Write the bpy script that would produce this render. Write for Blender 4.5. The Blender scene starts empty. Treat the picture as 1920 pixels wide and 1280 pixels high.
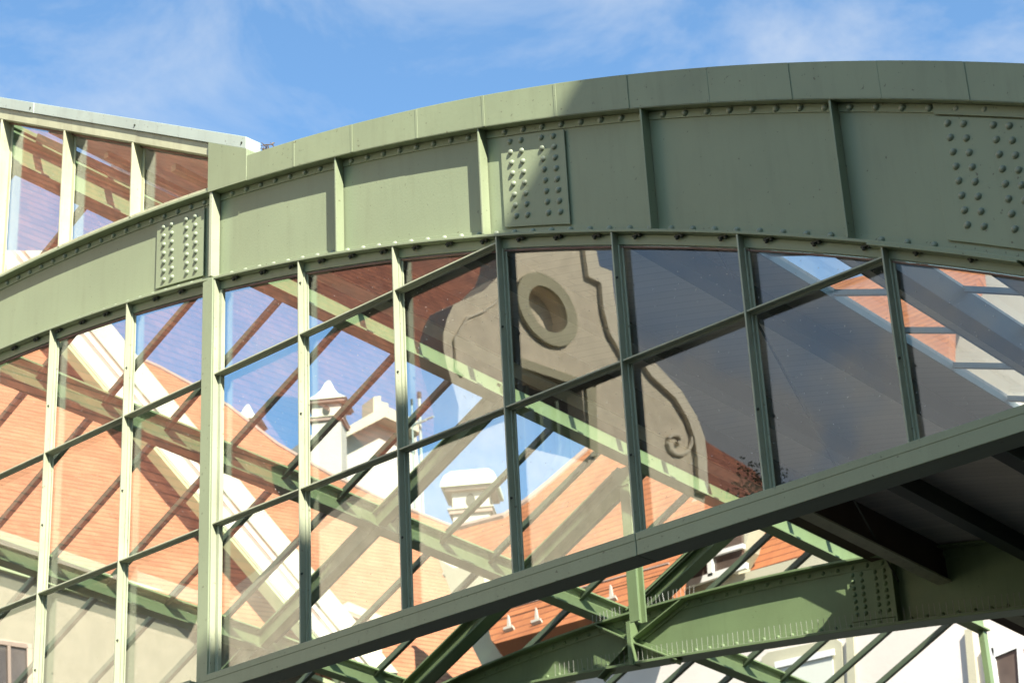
import bpy, bmesh, math, random
from mathutils import Vector, Matrix
random.seed(7)
S = bpy.context.scene
COL = S.collection
V = Vector
R_ = math.radians

# ------------------------------------------------------------------ camera
# world: X runs along the glazed front (to the right), Y into the hall, Z up; camera stands at eye height
EYE = V((0, 0, 1.65))
AX = V((0.7382422, -0.31207673, -0.59800215))
AY = V((0.67279051, 0.27693556, 0.68604637))
AZ = V((-0.04849105, -0.90879855, 0.41440778))
FPX = 3803.0
cam = bpy.data.cameras.new('camera'); co = bpy.data.objects.new('camera', cam); COL.objects.link(co)
right = V((AX.x, AY.x, AZ.x)); down = V((AX.y, AY.y, AZ.y)); fwd = V((AX.z, AY.z, AZ.z))
M = Matrix((right, -down, -fwd)).transposed()
co.matrix_world = Matrix.Translation(EYE) @ M.to_4x4()
cam.sensor_width = 36; cam.lens = FPX * 36 / 1920
cam.clip_start = .1; cam.clip_end = 3000
cam.dof.use_dof = True; cam.dof.focus_distance = 12.6; cam.dof.aperture_fstop = 5.0
S.camera = co

# ------------------------------------------------------------------ light
SUN_TO = V((0.714, -0.340, 0.612)).normalized()
elev = math.asin(SUN_TO.z)
w = bpy.data.worlds.new('World'); S.world = w; w.use_nodes = True
nt = w.node_tree; nt.nodes.clear()
def N(t, kind, **kw):
    n = t.nodes.new(kind)
    for k, v in kw.items(): setattr(n, k, v)
    return n
out = N(nt, 'ShaderNodeOutputWorld'); bg = N(nt, 'ShaderNodeBackground'); bg.inputs[1].default_value = 0.083
sky = N(nt, 'ShaderNodeTexSky'); sky.sky_type = 'NISHITA'; sky.sun_disc = False
sky.sun_elevation = elev; sky.sun_rotation = math.atan2(SUN_TO.x, SUN_TO.y)
sky.air_density = 1.0; sky.dust_density = 0.6; sky.ozone_density = 1.6
tc = N(nt, 'ShaderNodeTexCoord'); mp = N(nt, 'ShaderNodeMapping')
mp.inputs['Location'].default_value = (1.3, 0.2, 0.4)
mp.inputs['Scale'].default_value = (3.4, 3.4, 5.0); mp.inputs['Rotation'].default_value = (0.3, 0.5, 0.2)
nz = N(nt, 'ShaderNodeTexNoise'); nz.inputs['Scale'].default_value = 2.1; nz.inputs['Detail'].default_value = 10; nz.inputs['Roughness'].default_value = .62; nz.inputs['Distortion'].default_value = .5
cr = N(nt, 'ShaderNodeValToRGB'); cr.color_ramp.elements[0].position = .44; cr.color_ramp.elements[1].position = .76
cr.color_ramp.elements[1].color = (.55, .55, .55, 1)
tint = N(nt, 'ShaderNodeMix', data_type='RGBA', blend_type='MULTIPLY'); tint.inputs[0].default_value = 1
tint.inputs[7].default_value = (0.86, 1.10, 1.18, 1)
mx = N(nt, 'ShaderNodeMix', data_type='RGBA'); mx.inputs[7].default_value = (3.95, 4.1, 4.25, 1)
L = nt.links.new
L(tc.outputs['Generated'], mp.inputs[0]); L(mp.outputs[0], nz.inputs[0]); L(nz.outputs[0], cr.inputs[0])
sx_ = N(nt, 'ShaderNodeSeparateXYZ'); bank = N(nt, 'ShaderNodeMapRange'); bank.inputs[1].default_value = .0; bank.inputs[2].default_value = -.7
bank.inputs[3].default_value = 0; bank.inputs[4].default_value = 2.2; nz2 = N(nt, 'ShaderNodeTexNoise'); nz2.inputs['Scale'].default_value = 7.5; nz2.inputs['Detail'].default_value = 6; nr = N(nt, 'ShaderNodeMapRange'); nr.inputs[1].default_value = .36; nr.inputs[2].default_value = .64; nr.inputs[3].default_value = .10; nr.interpolation_type = 'SMOOTHSTEP'; L(nz2.outputs[0], nr.inputs[0])
mb = N(nt, 'ShaderNodeMath', operation='MULTIPLY'); ab = N(nt, 'ShaderNodeMath', operation='ADD'); ab.use_clamp = True
L(tc.outputs['Generated'], sx_.inputs[0]); L(sx_.outputs[1], bank.inputs[0]); L(tc.outputs['Generated'], nz2.inputs[0])
low = N(nt, 'ShaderNodeMapRange'); low.inputs[1].default_value = .56; low.inputs[2].default_value = .36; lw = N(nt, 'ShaderNodeMath', operation='MULTIPLY')
left = N(nt, 'ShaderNodeMapRange'); left.inputs[1].default_value = .1; left.inputs[2].default_value = -.35; lw2 = N(nt, 'ShaderNodeMath', operation='MULTIPLY')
L(sx_.outputs[2], low.inputs[0]); L(bank.outputs[0], lw.inputs[0]); L(low.outputs[0], lw.inputs[1])
L(sx_.outputs[0], left.inputs[0]); L(lw.outputs[0], lw2.inputs[0]); L(left.outputs[0], lw2.inputs[1]); L(lw2.outputs[0], mb.inputs[0]); L(nr.outputs[0], mb.inputs[1]); L(mb.outputs[0], ab.inputs[0]); L(cr.outputs[0], ab.inputs[1])
L(ab.outputs[0], mx.inputs[0]); L(sky.outputs[0], tint.inputs[6]); L(tint.outputs[2], mx.inputs[6])
L(mx.outputs[2], bg.inputs[0]); L(bg.outputs[0], out.inputs[0])
sl = bpy.data.lights.new('sun', 'SUN'); sl.energy = 5.0; sl.angle = R_(0.5); sl.color = (1.0, 0.945, 0.85)
so = bpy.data.objects.new('sun', sl); COL.objects.link(so)
so.rotation_euler = (-SUN_TO).to_track_quat('-Z', 'Y').to_euler(); so.location = (10, -10, 40)
S.view_settings.view_transform = 'Standard'; S.view_settings.look = 'None'; S.view_settings.gamma = 1
S.view_settings.exposure = 1.45
S.cycles.transparent_max_bounces = 32; S.cycles.max_bounces = 8

# ------------------------------------------------------------------ geometry helpers
def ray(px):                                     # direction of a point of the photograph, in the world
    c = V((px[0] - 960, px[1] - 640, FPX)); return V((AX.dot(c), AY.dot(c), AZ.dot(c)))
def at_y(px, y): r = ray(px); return EYE + r * (y / r.y)
def on_plane(px, p, n): r = ray(px); return EYE + r * ((p - EYE).dot(n) / r.dot(n))
def at_d(px, d): return EYE + ray(px).normalized() * d
H = EYE.z                                        # heights below were taken from the eye
DP = V((0.0475, 1.0, -0.1082))                   # run of the purlins into the hall
def zc(x, c, r): return c[1] + math.sqrt(max(0, r * r - (x - c[0]) ** 2)) + H
def zA(x): return zc(x, (-14.318, -15.252), 23.096)     # underside of flashing / top flange
def zB(x): return zc(x, (-14.783, -15.505), 22.696)     # lower lip of the girder
def zC(x): return zc(x, (-13.73, -13.565), 21.53)       # crown of the flashing
def rake(x): return 9.70 - .551 * (x + 13.53) + H
# ------------------------------------------------------------------ materials
def mat(name, base, rough=.5, spec=.5, bump=0, bscale=60, var=0, vscale=3, fine=None, metallic=0, streak=0):
    m = bpy.data.materials.new(name); m.use_nodes = True; t = m.node_tree; t.nodes.clear()
    o = N(t, 'ShaderNodeOutputMaterial'); p = N(t, 'ShaderNodeBsdfPrincipled')
    p.inputs['Roughness'].default_value = rough; p.inputs['Specular IOR Level'].default_value = spec
    p.inputs['Metallic'].default_value = metallic
    c = N(t, 'ShaderNodeTexCoord'); k = t.links.new
    rgb = N(t, 'ShaderNodeRGB'); rgb.outputs[0].default_value = (*base, 1); col = rgb.outputs[0]
    if var:
        n1 = N(t, 'ShaderNodeTexNoise'); n1.inputs['Scale'].default_value = vscale; n1.inputs['Detail'].default_value = 6
        mr = N(t, 'ShaderNodeMapRange'); mr.inputs[1].default_value = .3; mr.inputs[2].default_value = .7
        mr.inputs[3].default_value = 1 - var; mr.inputs[4].default_value = 1 + var
        mm = N(t, 'ShaderNodeMix', data_type='RGBA', blend_type='MULTIPLY'); mm.inputs[0].default_value = 1
        k(c.outputs['Object'], n1.inputs[0]); k(n1.outputs[0], mr.inputs[0]); k(col, mm.inputs[6]); k(mr.outputs[0], mm.inputs[7]); col = mm.outputs[2]
    if streak:                                   # rain streaks and grime
        mp = N(t, 'ShaderNodeMapping'); mp.inputs['Scale'].default_value = (7, 7, .9)
        n2 = N(t, 'ShaderNodeTexNoise'); n2.inputs['Scale'].default_value = 1.6; n2.inputs['Detail'].default_value = 7; n2.inputs['Roughness'].default_value = .65
        mr = N(t, 'ShaderNodeMapRange'); mr.inputs[1].default_value = .5; mr.inputs[2].default_value = .78
        mr.inputs[3].default_value = 0; mr.inputs[4].default_value = streak
        mm = N(t, 'ShaderNodeMix', data_type='RGBA'); mm.inputs[7].default_value = (base[0] * .5, base[1] * .45, base[2] * .42, 1)
        k(c.outputs['Object'], mp.inputs[0]); k(mp.outputs[0], n2.inputs[0]); k(n2.outputs[0], mr.inputs[0]); k(mr.outputs[0], mm.inputs[0]); k(col, mm.inputs[6]); col = mm.outputs[2]
        n3 = N(t, 'ShaderNodeTexNoise'); n3.inputs['Scale'].default_value = 38; n3.inputs['Detail'].default_value = 3
        m3 = N(t, 'ShaderNodeMapRange'); m3.inputs[1].default_value = .685; m3.inputs[2].default_value = .72; m3.inputs[4].default_value = .7
        mm3 = N(t, 'ShaderNodeMix', data_type='RGBA'); mm3.inputs[7].default_value = (base[0] * .35, base[1] * .26, base[2] * .22, 1)
        k(c.outputs['Object'], n3.inputs[0]); k(n3.outputs[0], m3.inputs[0]); k(m3.outputs[0], mm3.inputs[0]); k(col, mm3.inputs[6]); col = mm3.outputs[2]
    k(col, p.inputs['Base Color'])
    if bump:
        nb = N(t, 'ShaderNodeTexNoise'); nb.inputs['Scale'].default_value = bscale; nb.inputs['Detail'].default_value = 4
        b = N(t, 'ShaderNodeBump'); b.inputs['Strength'].default_value = bump; b.inputs['Distance'].default_value = .01
        k(c.outputs['Object'], nb.inputs[0]); k(nb.outputs[0], b.inputs['Height']); k(b.outputs[0], p.inputs['Normal'])
    k(p.outputs[0], o.inputs[0])
    return m

def tilemat(name, c1, c2, gap, bw, rh, var=.15, vscale=.6, gapw=.16):
    m = mat(name, c1, .8, .2); t = m.node_tree; k = t.links.new
    p = [n for n in t.nodes if n.type == 'BSDF_PRINCIPLED'][0]
    c = N(t, 'ShaderNodeTexCoord'); b = N(t, 'ShaderNodeTexBrick'); b.offset = .5
    wv = N(t, 'ShaderNodeTexNoise'); wv.inputs['Scale'].default_value = .9; wv.inputs['Detail'].default_value = 3      # courses are never quite straight
    w2 = N(t, 'ShaderNodeVectorMath', operation='SCALE'); w2.inputs['Scale'].default_value = .09; w3 = N(t, 'ShaderNodeVectorMath', operation='ADD')
    k(c.outputs['Object'], wv.inputs[0]); k(wv.outputs['Color'], w2.inputs[0]); k(c.outputs['Object'], w3.inputs[0]); k(w2.outputs[0], w3.inputs[1]); P = w3.outputs[0]
    b.inputs['Scale'].default_value = 1; b.inputs['Color1'].default_value = (*c1, 1); b.inputs['Color2'].default_value = (*c2, 1)
    b.inputs['Mortar'].default_value = (*c2, 1); b.inputs['Mortar Size'].default_value = .004
    b.inputs['Brick Width'].default_value = bw; b.inputs['Row Height'].default_value = rh
    n1 = N(t, 'ShaderNodeTexNoise'); n1.inputs['Scale'].default_value = vscale; n1.inputs['Detail'].default_value = 7; n1.inputs['Roughness'].default_value = .7
    mr = N(t, 'ShaderNodeMapRange'); mr.inputs[1].default_value = .3; mr.inputs[2].default_value = .7; mr.inputs[3].default_value = 1 - var; mr.inputs[4].default_value = 1 + var
    mm = N(t, 'ShaderNodeMix', data_type='RGBA', blend_type='MULTIPLY'); mm.inputs[0].default_value = 1
    k(P, b.inputs['Vector']); k(c.outputs['Object'], n1.inputs[0]); k(n1.outputs[0], mr.inputs[0]); k(b.outputs[0], mm.inputs[6]); k(mr.outputs[0], mm.inputs[7])
    sx = N(t, 'ShaderNodeSeparateXYZ'); dv = N(t, 'ShaderNodeMath', operation='DIVIDE'); dv.inputs[1].default_value = rh
    fr = N(t, 'ShaderNodeMath', operation='FRACT'); sub = N(t, 'ShaderNodeMath', operation='SUBTRACT'); sub.inputs[0].default_value = 1
    k(P, sx.inputs[0]); k(sx.outputs[1], dv.inputs[0]); k(dv.outputs[0], fr.inputs[0]); k(fr.outputs[0], sub.inputs[1])
    lt = N(t, 'ShaderNodeMapRange'); lt.inputs[1].default_value = gapw; lt.inputs[2].default_value = gapw * .4; gm = N(t, 'ShaderNodeMix', data_type='RGBA'); gm.inputs[7].default_value = (*gap, 1)
    k(fr.outputs[0], lt.inputs[0]); k(lt.outputs[0], gm.inputs[0]); k(mm.outputs[2], gm.inputs[6]); k(gm.outputs[2], p.inputs['Base Color'])
    bb = N(t, 'ShaderNodeBump'); bb.inputs['Strength'].default_value = .8; bb.inputs['Distance'].default_value = rh * .14
    k(sub.outputs[0], bb.inputs['Height']); k(bb.outputs[0], p.inputs['Normal'])
    return m

def glassmat(name, dust=.03, gain=1.0, tint=(.97, .985, .98)):
    m = bpy.data.materials.new(name); m.use_nodes = True; t = m.node_tree; t.nodes.clear(); k = t.links.new
    o = N(t, 'ShaderNodeOutputMaterial'); tr = N(t, 'ShaderNodeBsdfTransparent'); tr.inputs[0].default_value = (*tint, 1)
    gl = N(t, 'ShaderNodeBsdfGlossy'); gl.inputs['Roughness'].default_value = 0.0; gl.inputs[0].default_value = (1, .99, .97, 1)
    ge = N(t, 'ShaderNodeNewGeometry'); io = N(t, 'ShaderNodeMapRange'); io.inputs[3].default_value = 1.52; io.inputs[4].default_value = 1 / 1.52
    k(ge.outputs['Backfacing'], io.inputs[0])
    fr = N(t, 'ShaderNodeFresnel'); k(io.outputs[0], fr.inputs[0])
    mu = N(t, 'ShaderNodeMath', operation='MULTIPLY'); mu.inputs[1].default_value = gain; mu.use_clamp = True; k(fr.outputs[0], mu.inputs[0])
    m1 = N(t, 'ShaderNodeMixShader'); k(mu.outputs[0], m1.inputs[0]); k(tr.outputs[0], m1.inputs[1]); k(gl.outputs[0], m1.inputs[2])
    # dust film and dried drops
    c = N(t, 'ShaderNodeTexCoord'); n = N(t, 'ShaderNodeTexNoise'); n.inputs['Scale'].default_value = 2.2; n.inputs['Detail'].default_value = 5
    mr = N(t, 'ShaderNodeMapRange'); mr.inputs[1].default_value = .35; mr.inputs[2].default_value = .75; mr.inputs[3].default_value = dust * .25; mr.inputs[4].default_value = dust
    vo = N(t, 'ShaderNodeTexVoronoi'); vo.inputs['Scale'].default_value = 26; vo.inputs['Randomness'].default_value = 1
    lt = N(t, 'ShaderNodeMapRange'); lt.inputs[1].default_value = .11; lt.inputs[2].default_value = .05; lt.inputs[3].default_value = 0; lt.inputs[4].default_value = .8
    wn = N(t, 'ShaderNodeSeparateColor'); gt = N(t, 'ShaderNodeMath', operation='GREATER_THAN'); gt.inputs[1].default_value = .6
    ml = N(t, 'ShaderNodeMath', operation='MULTIPLY'); ad = N(t, 'ShaderNodeMath', operation='ADD')
    k(c.outputs['Object'], n.inputs[0]); k(n.outputs[0], mr.inputs[0]); k(c.outputs['Object'], vo.inputs[0])
    k(vo.outputs['Distance'], lt.inputs[0]); k(vo.outputs['Color'], wn.inputs[0]); k(wn.outputs[0], gt.inputs[0])
    k(lt.outputs[0], ml.inputs[0]); k(gt.outputs[0], ml.inputs[1]); k(ml.outputs[0], ad.inputs[0]); k(mr.outputs[0], ad.inputs[1])
    df = N(t, 'ShaderNodeBsdfDiffuse'); df.inputs[0].default_value = (.62, .58, .52, 1)
    m2 = N(t, 'ShaderNodeMixShader'); k(ad.outputs[0], m2.inputs[0]); k(m1.outputs[0], m2.inputs[1]); k(df.outputs[0], m2.inputs[2])
    k(m2.outputs[0], o.inputs[0]); return m

GREEN = (.240, .282, .168)
m_paint = mat('green paint on steel', GREEN, .42, .45, .11, 55, .08, .9, streak=.20)
m_flash = mat('green coated sheet metal', (.235, .275, .16), .38, .5, .08, 25, .10, 1.3, streak=.25)
m_bar = mat('pale green paint on glazing bars', (.34, .365, .245), .35, .5, .1, 60, .08, 4, streak=.5)
m_cap = mat('pale zinc capping', (.36, .42, .36), .35, .5, .05, 20, .08, 2, streak=.3)
m_rakef = mat('weathered cream green paint', (.42, .42, .27), .5, .4, .1, 40, .12, 4, streak=.6)
m_rivet = mat('rivet paint', (.24, .275, .19), .36, .5, .1, 120)
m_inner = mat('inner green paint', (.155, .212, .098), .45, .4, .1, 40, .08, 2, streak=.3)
m_bars2 = mat('dark green rafter paint', (.065, .09, .05), .4, .5, .1, 40, .1, 3)
m_dark = mat('dark bolts', (.05, .055, .04), .6, .3)
m_putty = mat('red brown glazing gasket', (.22, .13, .10), .7, .3, .2, 60, .25, 6)
m_steel = mat('bare steel wire', (.35, .34, .30), .35, .5)
m_glass = glassmat('window glass', .018, 1.6)
m_rglass = glassmat('roof glass', .02, .8)
m_plank = None
m_tile = tilemat('orange clay tiles', (.40, .175, .09), (.35, .15, .075), (.13, .05, .028), .2, .20, .22, .5)
m_tile2 = tilemat('bright orange clay tiles', (.36, .135, .052), (.31, .11, .044), (.12, .042, .022), .2, .28, .22, .5)
m_tile3 = tilemat('red clay tiles across the square', (.34, .125, .07), (.22, .08, .05), (.04, .02, .015), .2, .34, .25, .4)
m_white = mat('white lime plaster', (.52, .475, .39), .9, .2, .3, 30, .05, .8)
m_cream = mat('cream plaster', (.46, .43, .31), .9, .2, .3, 30, .07, .8, streak=.1)
m_pink = mat('pinkish stone moulding', (.33, .24, .19), .85, .2, .2, 20, .08, 1)
m_gutter = mat('green copper drip edge', (.33, .38, .20), .6, .3)
m_spire = mat('pale green copper cap', (.50, .55, .42), .7, .3, .1, 10, .08, 1)
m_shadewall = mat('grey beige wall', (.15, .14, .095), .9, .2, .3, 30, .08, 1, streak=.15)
m_stucco = mat('rough grey beige stucco', (.72, .62, .46), .95, .1, .9, 7, .12, 3.0, streak=.12)
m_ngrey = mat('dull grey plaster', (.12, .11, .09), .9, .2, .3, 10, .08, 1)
m_band = mat('smooth beige moulding', (.76, .67, .51), .9, .15, .1, 20, .05, 1)
m_ring = mat('grey stone ring', (.46, .42, .28), .9, .15, .2, 20, .08, 1)
m_window = mat('dark window glass', (.02, .025, .03), .08, .6)
m_frame = mat('white window frame', (.72, .72, .68), .5, .3)
m_brownwin = mat('brown window pane', (.10, .075, .06), .15, .6, var=.3, vscale=1.5)
m_paving = mat('grey paving', (.055, .05, .042), .9, .2, .3, 3, .1, .3)
m_twig = mat('dry twigs and leaves', (.16, .10, .045), .9, .1, .3, 30, .3, 20)

def plankmat():
    m = mat('grey brown ceiling boards', (.2, .18, .15), .7, .25); t = m.node_tree; k = t.links.new
    p = [n for n in t.nodes if n.type == 'BSDF_PRINCIPLED'][0]
    c = N(t, 'ShaderNodeTexCoord'); b = N(t, 'ShaderNodeTexBrick'); b.offset = .37
    mp = N(t, 'ShaderNodeMapping')
    b.inputs['Scale'].default_value = 1; b.inputs['Color1'].default_value = (.54, .50, .43, 1); b.inputs['Color2'].default_value = (.48, .445, .385, 1)
    b.inputs['Mortar'].default_value = (.37, .34, .29, 1); b.inputs['Mortar Size'].default_value = .004; b.inputs['Brick Width'].default_value = 3.1; b.inputs['Row Height'].default_value = .11
    bb = N(t, 'ShaderNodeBump'); bb.inputs['Strength'].default_value = .3; bb.inputs['Distance'].default_value = .004; bb.invert = True
    k(c.outputs['Object'], b.inputs['Vector']); k(b.outputs[0], p.inputs['Base Color']); k(b.outputs[1], bb.inputs['Height']); k(bb.outputs[0], p.inputs['Normal'])
    return m
m_plank = plankmat()
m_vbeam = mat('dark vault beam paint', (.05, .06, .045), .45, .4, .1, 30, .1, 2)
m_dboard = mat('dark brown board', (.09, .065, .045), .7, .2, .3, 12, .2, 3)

# ------------------------------------------------------------------ object helpers
def tag(o, label=None, cat=None, group=None, kind=None):
    if label: o['label'] = label
    if cat: o['category'] = cat
    if group: o['group'] = group
    if kind: o['kind'] = kind
    return o
def thing(name, loc, label, cat, group=None):
    o = bpy.data.objects.new(name, None); o.empty_display_size = .2; COL.objects.link(o); o.location = loc
    return tag(o, label, cat, group)
def origin(par):
    v = V((0, 0, 0))
    while par is not None: v += par.location; par = par.parent
    return v
def link_mesh(name, me, m, parent=None, loc=None):
    o = bpy.data.objects.new(name, me); COL.objects.link(o)
    if m and not me.materials: me.materials.append(m)
    if parent: o.parent = parent
    if loc is not None: o.location = loc
    return o
class MB:                                       # collects shapes in world space, links them as one object
    def __init__(s): s.v = []; s.f = []
    def add(s, vs, fs):
        b = len(s.v); s.v += [V(q) for q in vs]; s.f += [[i + b for i in f] for f in fs]; return s
    def box(s, x0, x1, y0, y1, z0, z1):
        return s.add([(x, y, z) for x in (x0, x1) for y in (y0, y1) for z in (z0, z1)],
                     [(0, 1, 3, 2), (4, 6, 7, 5), (0, 4, 5, 1), (2, 3, 7, 6), (0, 2, 6, 4), (1, 5, 7, 3)])
    def hexa(s, a, b):                          # two quads a, b joined
        return s.add(list(a) + list(b), [(3, 2, 1, 0), (4, 5, 6, 7), (0, 1, 5, 4), (1, 2, 6, 5), (2, 3, 7, 6), (3, 0, 4, 7)])
    def prism(s, poly, d):                      # planar polygon (3D points) pushed along d
        n = len(poly); d = V(d)
        return s.add(list(poly) + [V(q) + d for q in poly], [list(range(n))[::-1], list(range(n, 2 * n))] + [(i, (i + 1) % n, n + (i + 1) % n, n + i) for i in range(n)])
    def beam(s, p, q, wv, hv, w0, w1, h0, h1):  # bar from p to q, section w0..w1 along wv, h0..h1 along hv
        wv = V(wv); hv = V(hv)
        a = [V(p) + wv * u + hv * t for u, t in ((w0, h0), (w1, h0), (w1, h1), (w0, h1))]
        b = [V(q) + wv * u + hv * t for u, t in ((w0, h0), (w1, h0), (w1, h1), (w0, h1))]
        return s.hexa(a, b)
    def ibeam(s, p, q, wv, hv, w, h, tf=.02, tw=.015):
        s.beam(p, q, wv, hv, -w / 2, w / 2, 0, tf); s.beam(p, q, wv, hv, -w / 2, w / 2, h - tf, h)
        return s.beam(p, q, wv, hv, -tw / 2, tw / 2, tf, h - tf)
    def strip(s, xs, lo, hi, y0, y1):           # band between two curves of x, between two depths
        for a, b in zip(xs[:-1], xs[1:]):
            pass
        vs = []; n = len(xs)
        for x in xs: vs += [(x, y0, lo(x)), (x, y1, lo(x)), (x, y1, hi(x)), (x, y0, hi(x))]
        fs = []
        for i in range(n - 1):
            a = 4 * i; b = a + 4
            for j in range(4): fs.append((a + j, a + (j + 1) % 4, b + (j + 1) % 4, b + j))
        fs += [(3, 2, 1, 0), (4 * n - 4, 4 * n - 3, 4 * n - 2, 4 * n - 1)]
        return s.add(vs, fs)
    def tube(s, pts, r, k=6):
        pts = [V(p) for p in pts]; vs = []; fs = []
        for i, p in enumerate(pts):
            d = (pts[min(i + 1, len(pts) - 1)] - pts[max(i - 1, 0)]).normalized()
            a = d.orthogonal().normalized() if abs(d.z) > .99 else d.cross(V((0, 0, 1))).normalized(); b = d.cross(a)
            rr = r[i] if isinstance(r, (list, tuple)) else r
            vs += [p + a * rr * math.cos(2 * math.pi * j / k) + b * rr * math.sin(2 * math.pi * j / k) for j in range(k)]
        for i in range(len(pts) - 1):
            for j in range(k): fs.append((i * k + j, i * k + (j + 1) % k, (i + 1) * k + (j + 1) % k, (i + 1) * k + j))
        fs += [list(range(k))[::-1], [len(pts) * k - k + j for j in range(k)]]
        return s.add(vs, fs)
    def build(s, name, m, parent=None, bevel=0, frame=None, smooth=False):
        o3 = origin(parent)
        if frame is not None:                   # local axes given as a 3x3 of columns, with its own origin
            R, c = frame; Ri = R.transposed(); vs = [Ri @ (v - c) for v in s.v]
        elif parent is None:
            c = sum(s.v, V()) / len(s.v); c = V((c.x, c.y, min(v.z for v in s.v))); vs = [v - c for v in s.v]
        else: vs = [v - o3 for v in s.v]
        me = bpy.data.meshes.new(name); me.from_pydata([tuple(v) for v in vs], [], s.f); me.update()
        bm = bmesh.new(); bm.from_mesh(me); bmesh.ops.recalc_face_normals(bm, faces=bm.faces); bm.to_mesh(me); bm.free()
        o = link_mesh(name, me, m, parent)
        if frame is not None:
            mw = Matrix.Translation(c - o3) @ R.to_4x4(); o.matrix_local = mw
        elif parent is None: o.location = c
        if smooth:
            for p in me.polygons: p.use_smooth = True
        if bevel:
            b = o.modifiers.new('bevel', 'BEVEL'); b.width = bevel; b.segments = 2; b.limit_method = 'ANGLE'
        return o
def lin(a, b, n): return [a + (b - a) * i / n for i in range(n + 1)]

# dome-headed rivet, facing the viewer's side of the wall
def rivet_mesh(r, h, name='rivet'):
    bm = bmesh.new(); rings = []
    for i in range(5):
        a = i / 4 * math.pi / 2; rr = r * math.cos(a); y = -h * math.sin(a)
        rings.append([bm.verts.new((rr * math.cos(2 * math.pi * j / 12), y, rr * math.sin(2 * math.pi * j / 12))) for j in range(12)] if i < 4 else [bm.verts.new((0, -h, 0))])
    for i in range(3):
        for j in range(12): bm.faces.new((rings[i][j], rings[i][(j + 1) % 12], rings[i + 1][(j + 1) % 12], rings[i + 1][j]))
    for j in range(12): bm.faces.new((rings[3][j], rings[3][(j + 1) % 12], rings[4][0]))
    bmesh.ops.recalc_face_normals(bm, faces=bm.faces)
    me = bpy.data.meshes.new(name); bm.to_mesh(me); bm.free()
    for p in me.polygons: p.use_smooth = True
    return me

# ================================================================== GROUND
g = MB(); g.box(-400, 400, -300, 500, -.3, 0); tag(g.build('ground', m_paving), kind='structure')

# ================================================================== FRONT ARCH GIRDER
YW = 8.80; YF = 8.712
G = thing('arch_girder', (-10.5, YW, 0), 'sage green riveted arched plate girder spanning above the glass wall, with sheet metal crown', 'girder')
X0, X1 = -19.0, -2.75
xs = lin(X0, X1, 110)
b = MB(); b.strip(xs, lambda x: zB(x) + .006, lambda x: zA(x), YW, YW + .02); b.build('web_plate', m_paint, G)
b = MB(); b.strip(xs, lambda x: zA(x) - .004, lambda x: zA(x) + .016, YF, YW + .12); b.build('top_flange', m_paint, G, .003)
b = MB(); b.strip(xs, lambda x: zB(x) - .012, lambda x: zB(x) + .008, YF, YW + .12); b.build('bottom_flange', m_paint, G, .003)
b = MB(); b.strip(xs, lambda x: zA(x) - .062, lambda x: zA(x) - .006, YW - .010, YW - .001); b.build('top_angle', m_paint, G, .002)
b = MB(); b.strip(xs, lambda x: zB(x) + .009, lambda x: zB(x) + .062, YW - .010, YW - .001); b.build('bottom_angle', m_paint, G, .002)
b = MB(); b.strip(lin(-4.52, -3.9, 8), lambda x: zA(x) - .075, lambda x: zA(x) - .006, YW - .022, YW - .0105)
b.build('angle_cover', m_paint, G, .002)
b = MB(); b.strip(lin(-5.0, -4.15, 8), lambda x: zB(x) - .028, lambda x: zB(x) - .013, YF - .012, YW - .0105); b.build('flange_cover', m_paint, G, .003)
# stiffeners
ST = [-18.6, -17.25, -15.9, -14.55, -13.2 - 8, -9.18, -7.80, -6.45, -5.12, -3.80]
for i, x in enumerate([-17.25, -15.9, -14.55, -9.18, -7.80, -6.45, -5.12, -3.80]):
    b = MB(); b.box(x - .006, x + .008, YF + .002, YW - .011, zB(x) + .009, zA(x) - .006)
    b.box(x - .06, x - .0065, YW - .012, YW - .0015, zB(x) + .065, zA(x) - .065)
    st = b.build('stiffener', m_paint, G, .002)
x = -10.56
b = MB(); b.box(x + .005, x + .037, YF - .003, YW - .011, zB(x) + .012, zA(x) + .002)
b.build('stiffener', m_bar, G, .003)
# crown flashing: separate sheets with seams
seams = [-10.12, -9.60, -8.99, -8.35, -7.73, -7.11, -6.53, -5.93, -5.36, -4.79, -4.27, -3.70, -3.2, -2.75]
for i, (a, c) in enumerate(zip(seams[:-1], seams[1:])):
    q = MB(); xx = lin(a + (.0012 if i else 0), c - .0012, 6)
    dy = .0015 * (i % 2)
    y0 = YF - .006 - dy
    q.strip(xx, lambda x: zA(x) - .012, lambda x: zC(x), y0, y0 + .004)
    q.strip(xx, lambda x: zC(x) - .001, lambda x: zC(x) + .004, y0 + .0042, YW + .22)
    q.strip(xx, lambda x: zA(x) - .014, lambda x: zA(x) - .0065, y0, YF + .035)
    q.strip([c - .014, c + (.008 if i < len(seams) - 2 else 0)], lambda x: zA(x) - .010, lambda x: zC(x) - .001, y0 - .0035, y0 - .0002)
    q.build('flashing_sheet', m_flash, G, .0012)
q = MB(); q.strip(lin(seams[0], X1, 50), lambda x: zA(x) + .02, lambda x: zC(x) - .002, YF + .04, YW + .2); q.build('crown_core', m_paint, G)
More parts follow.
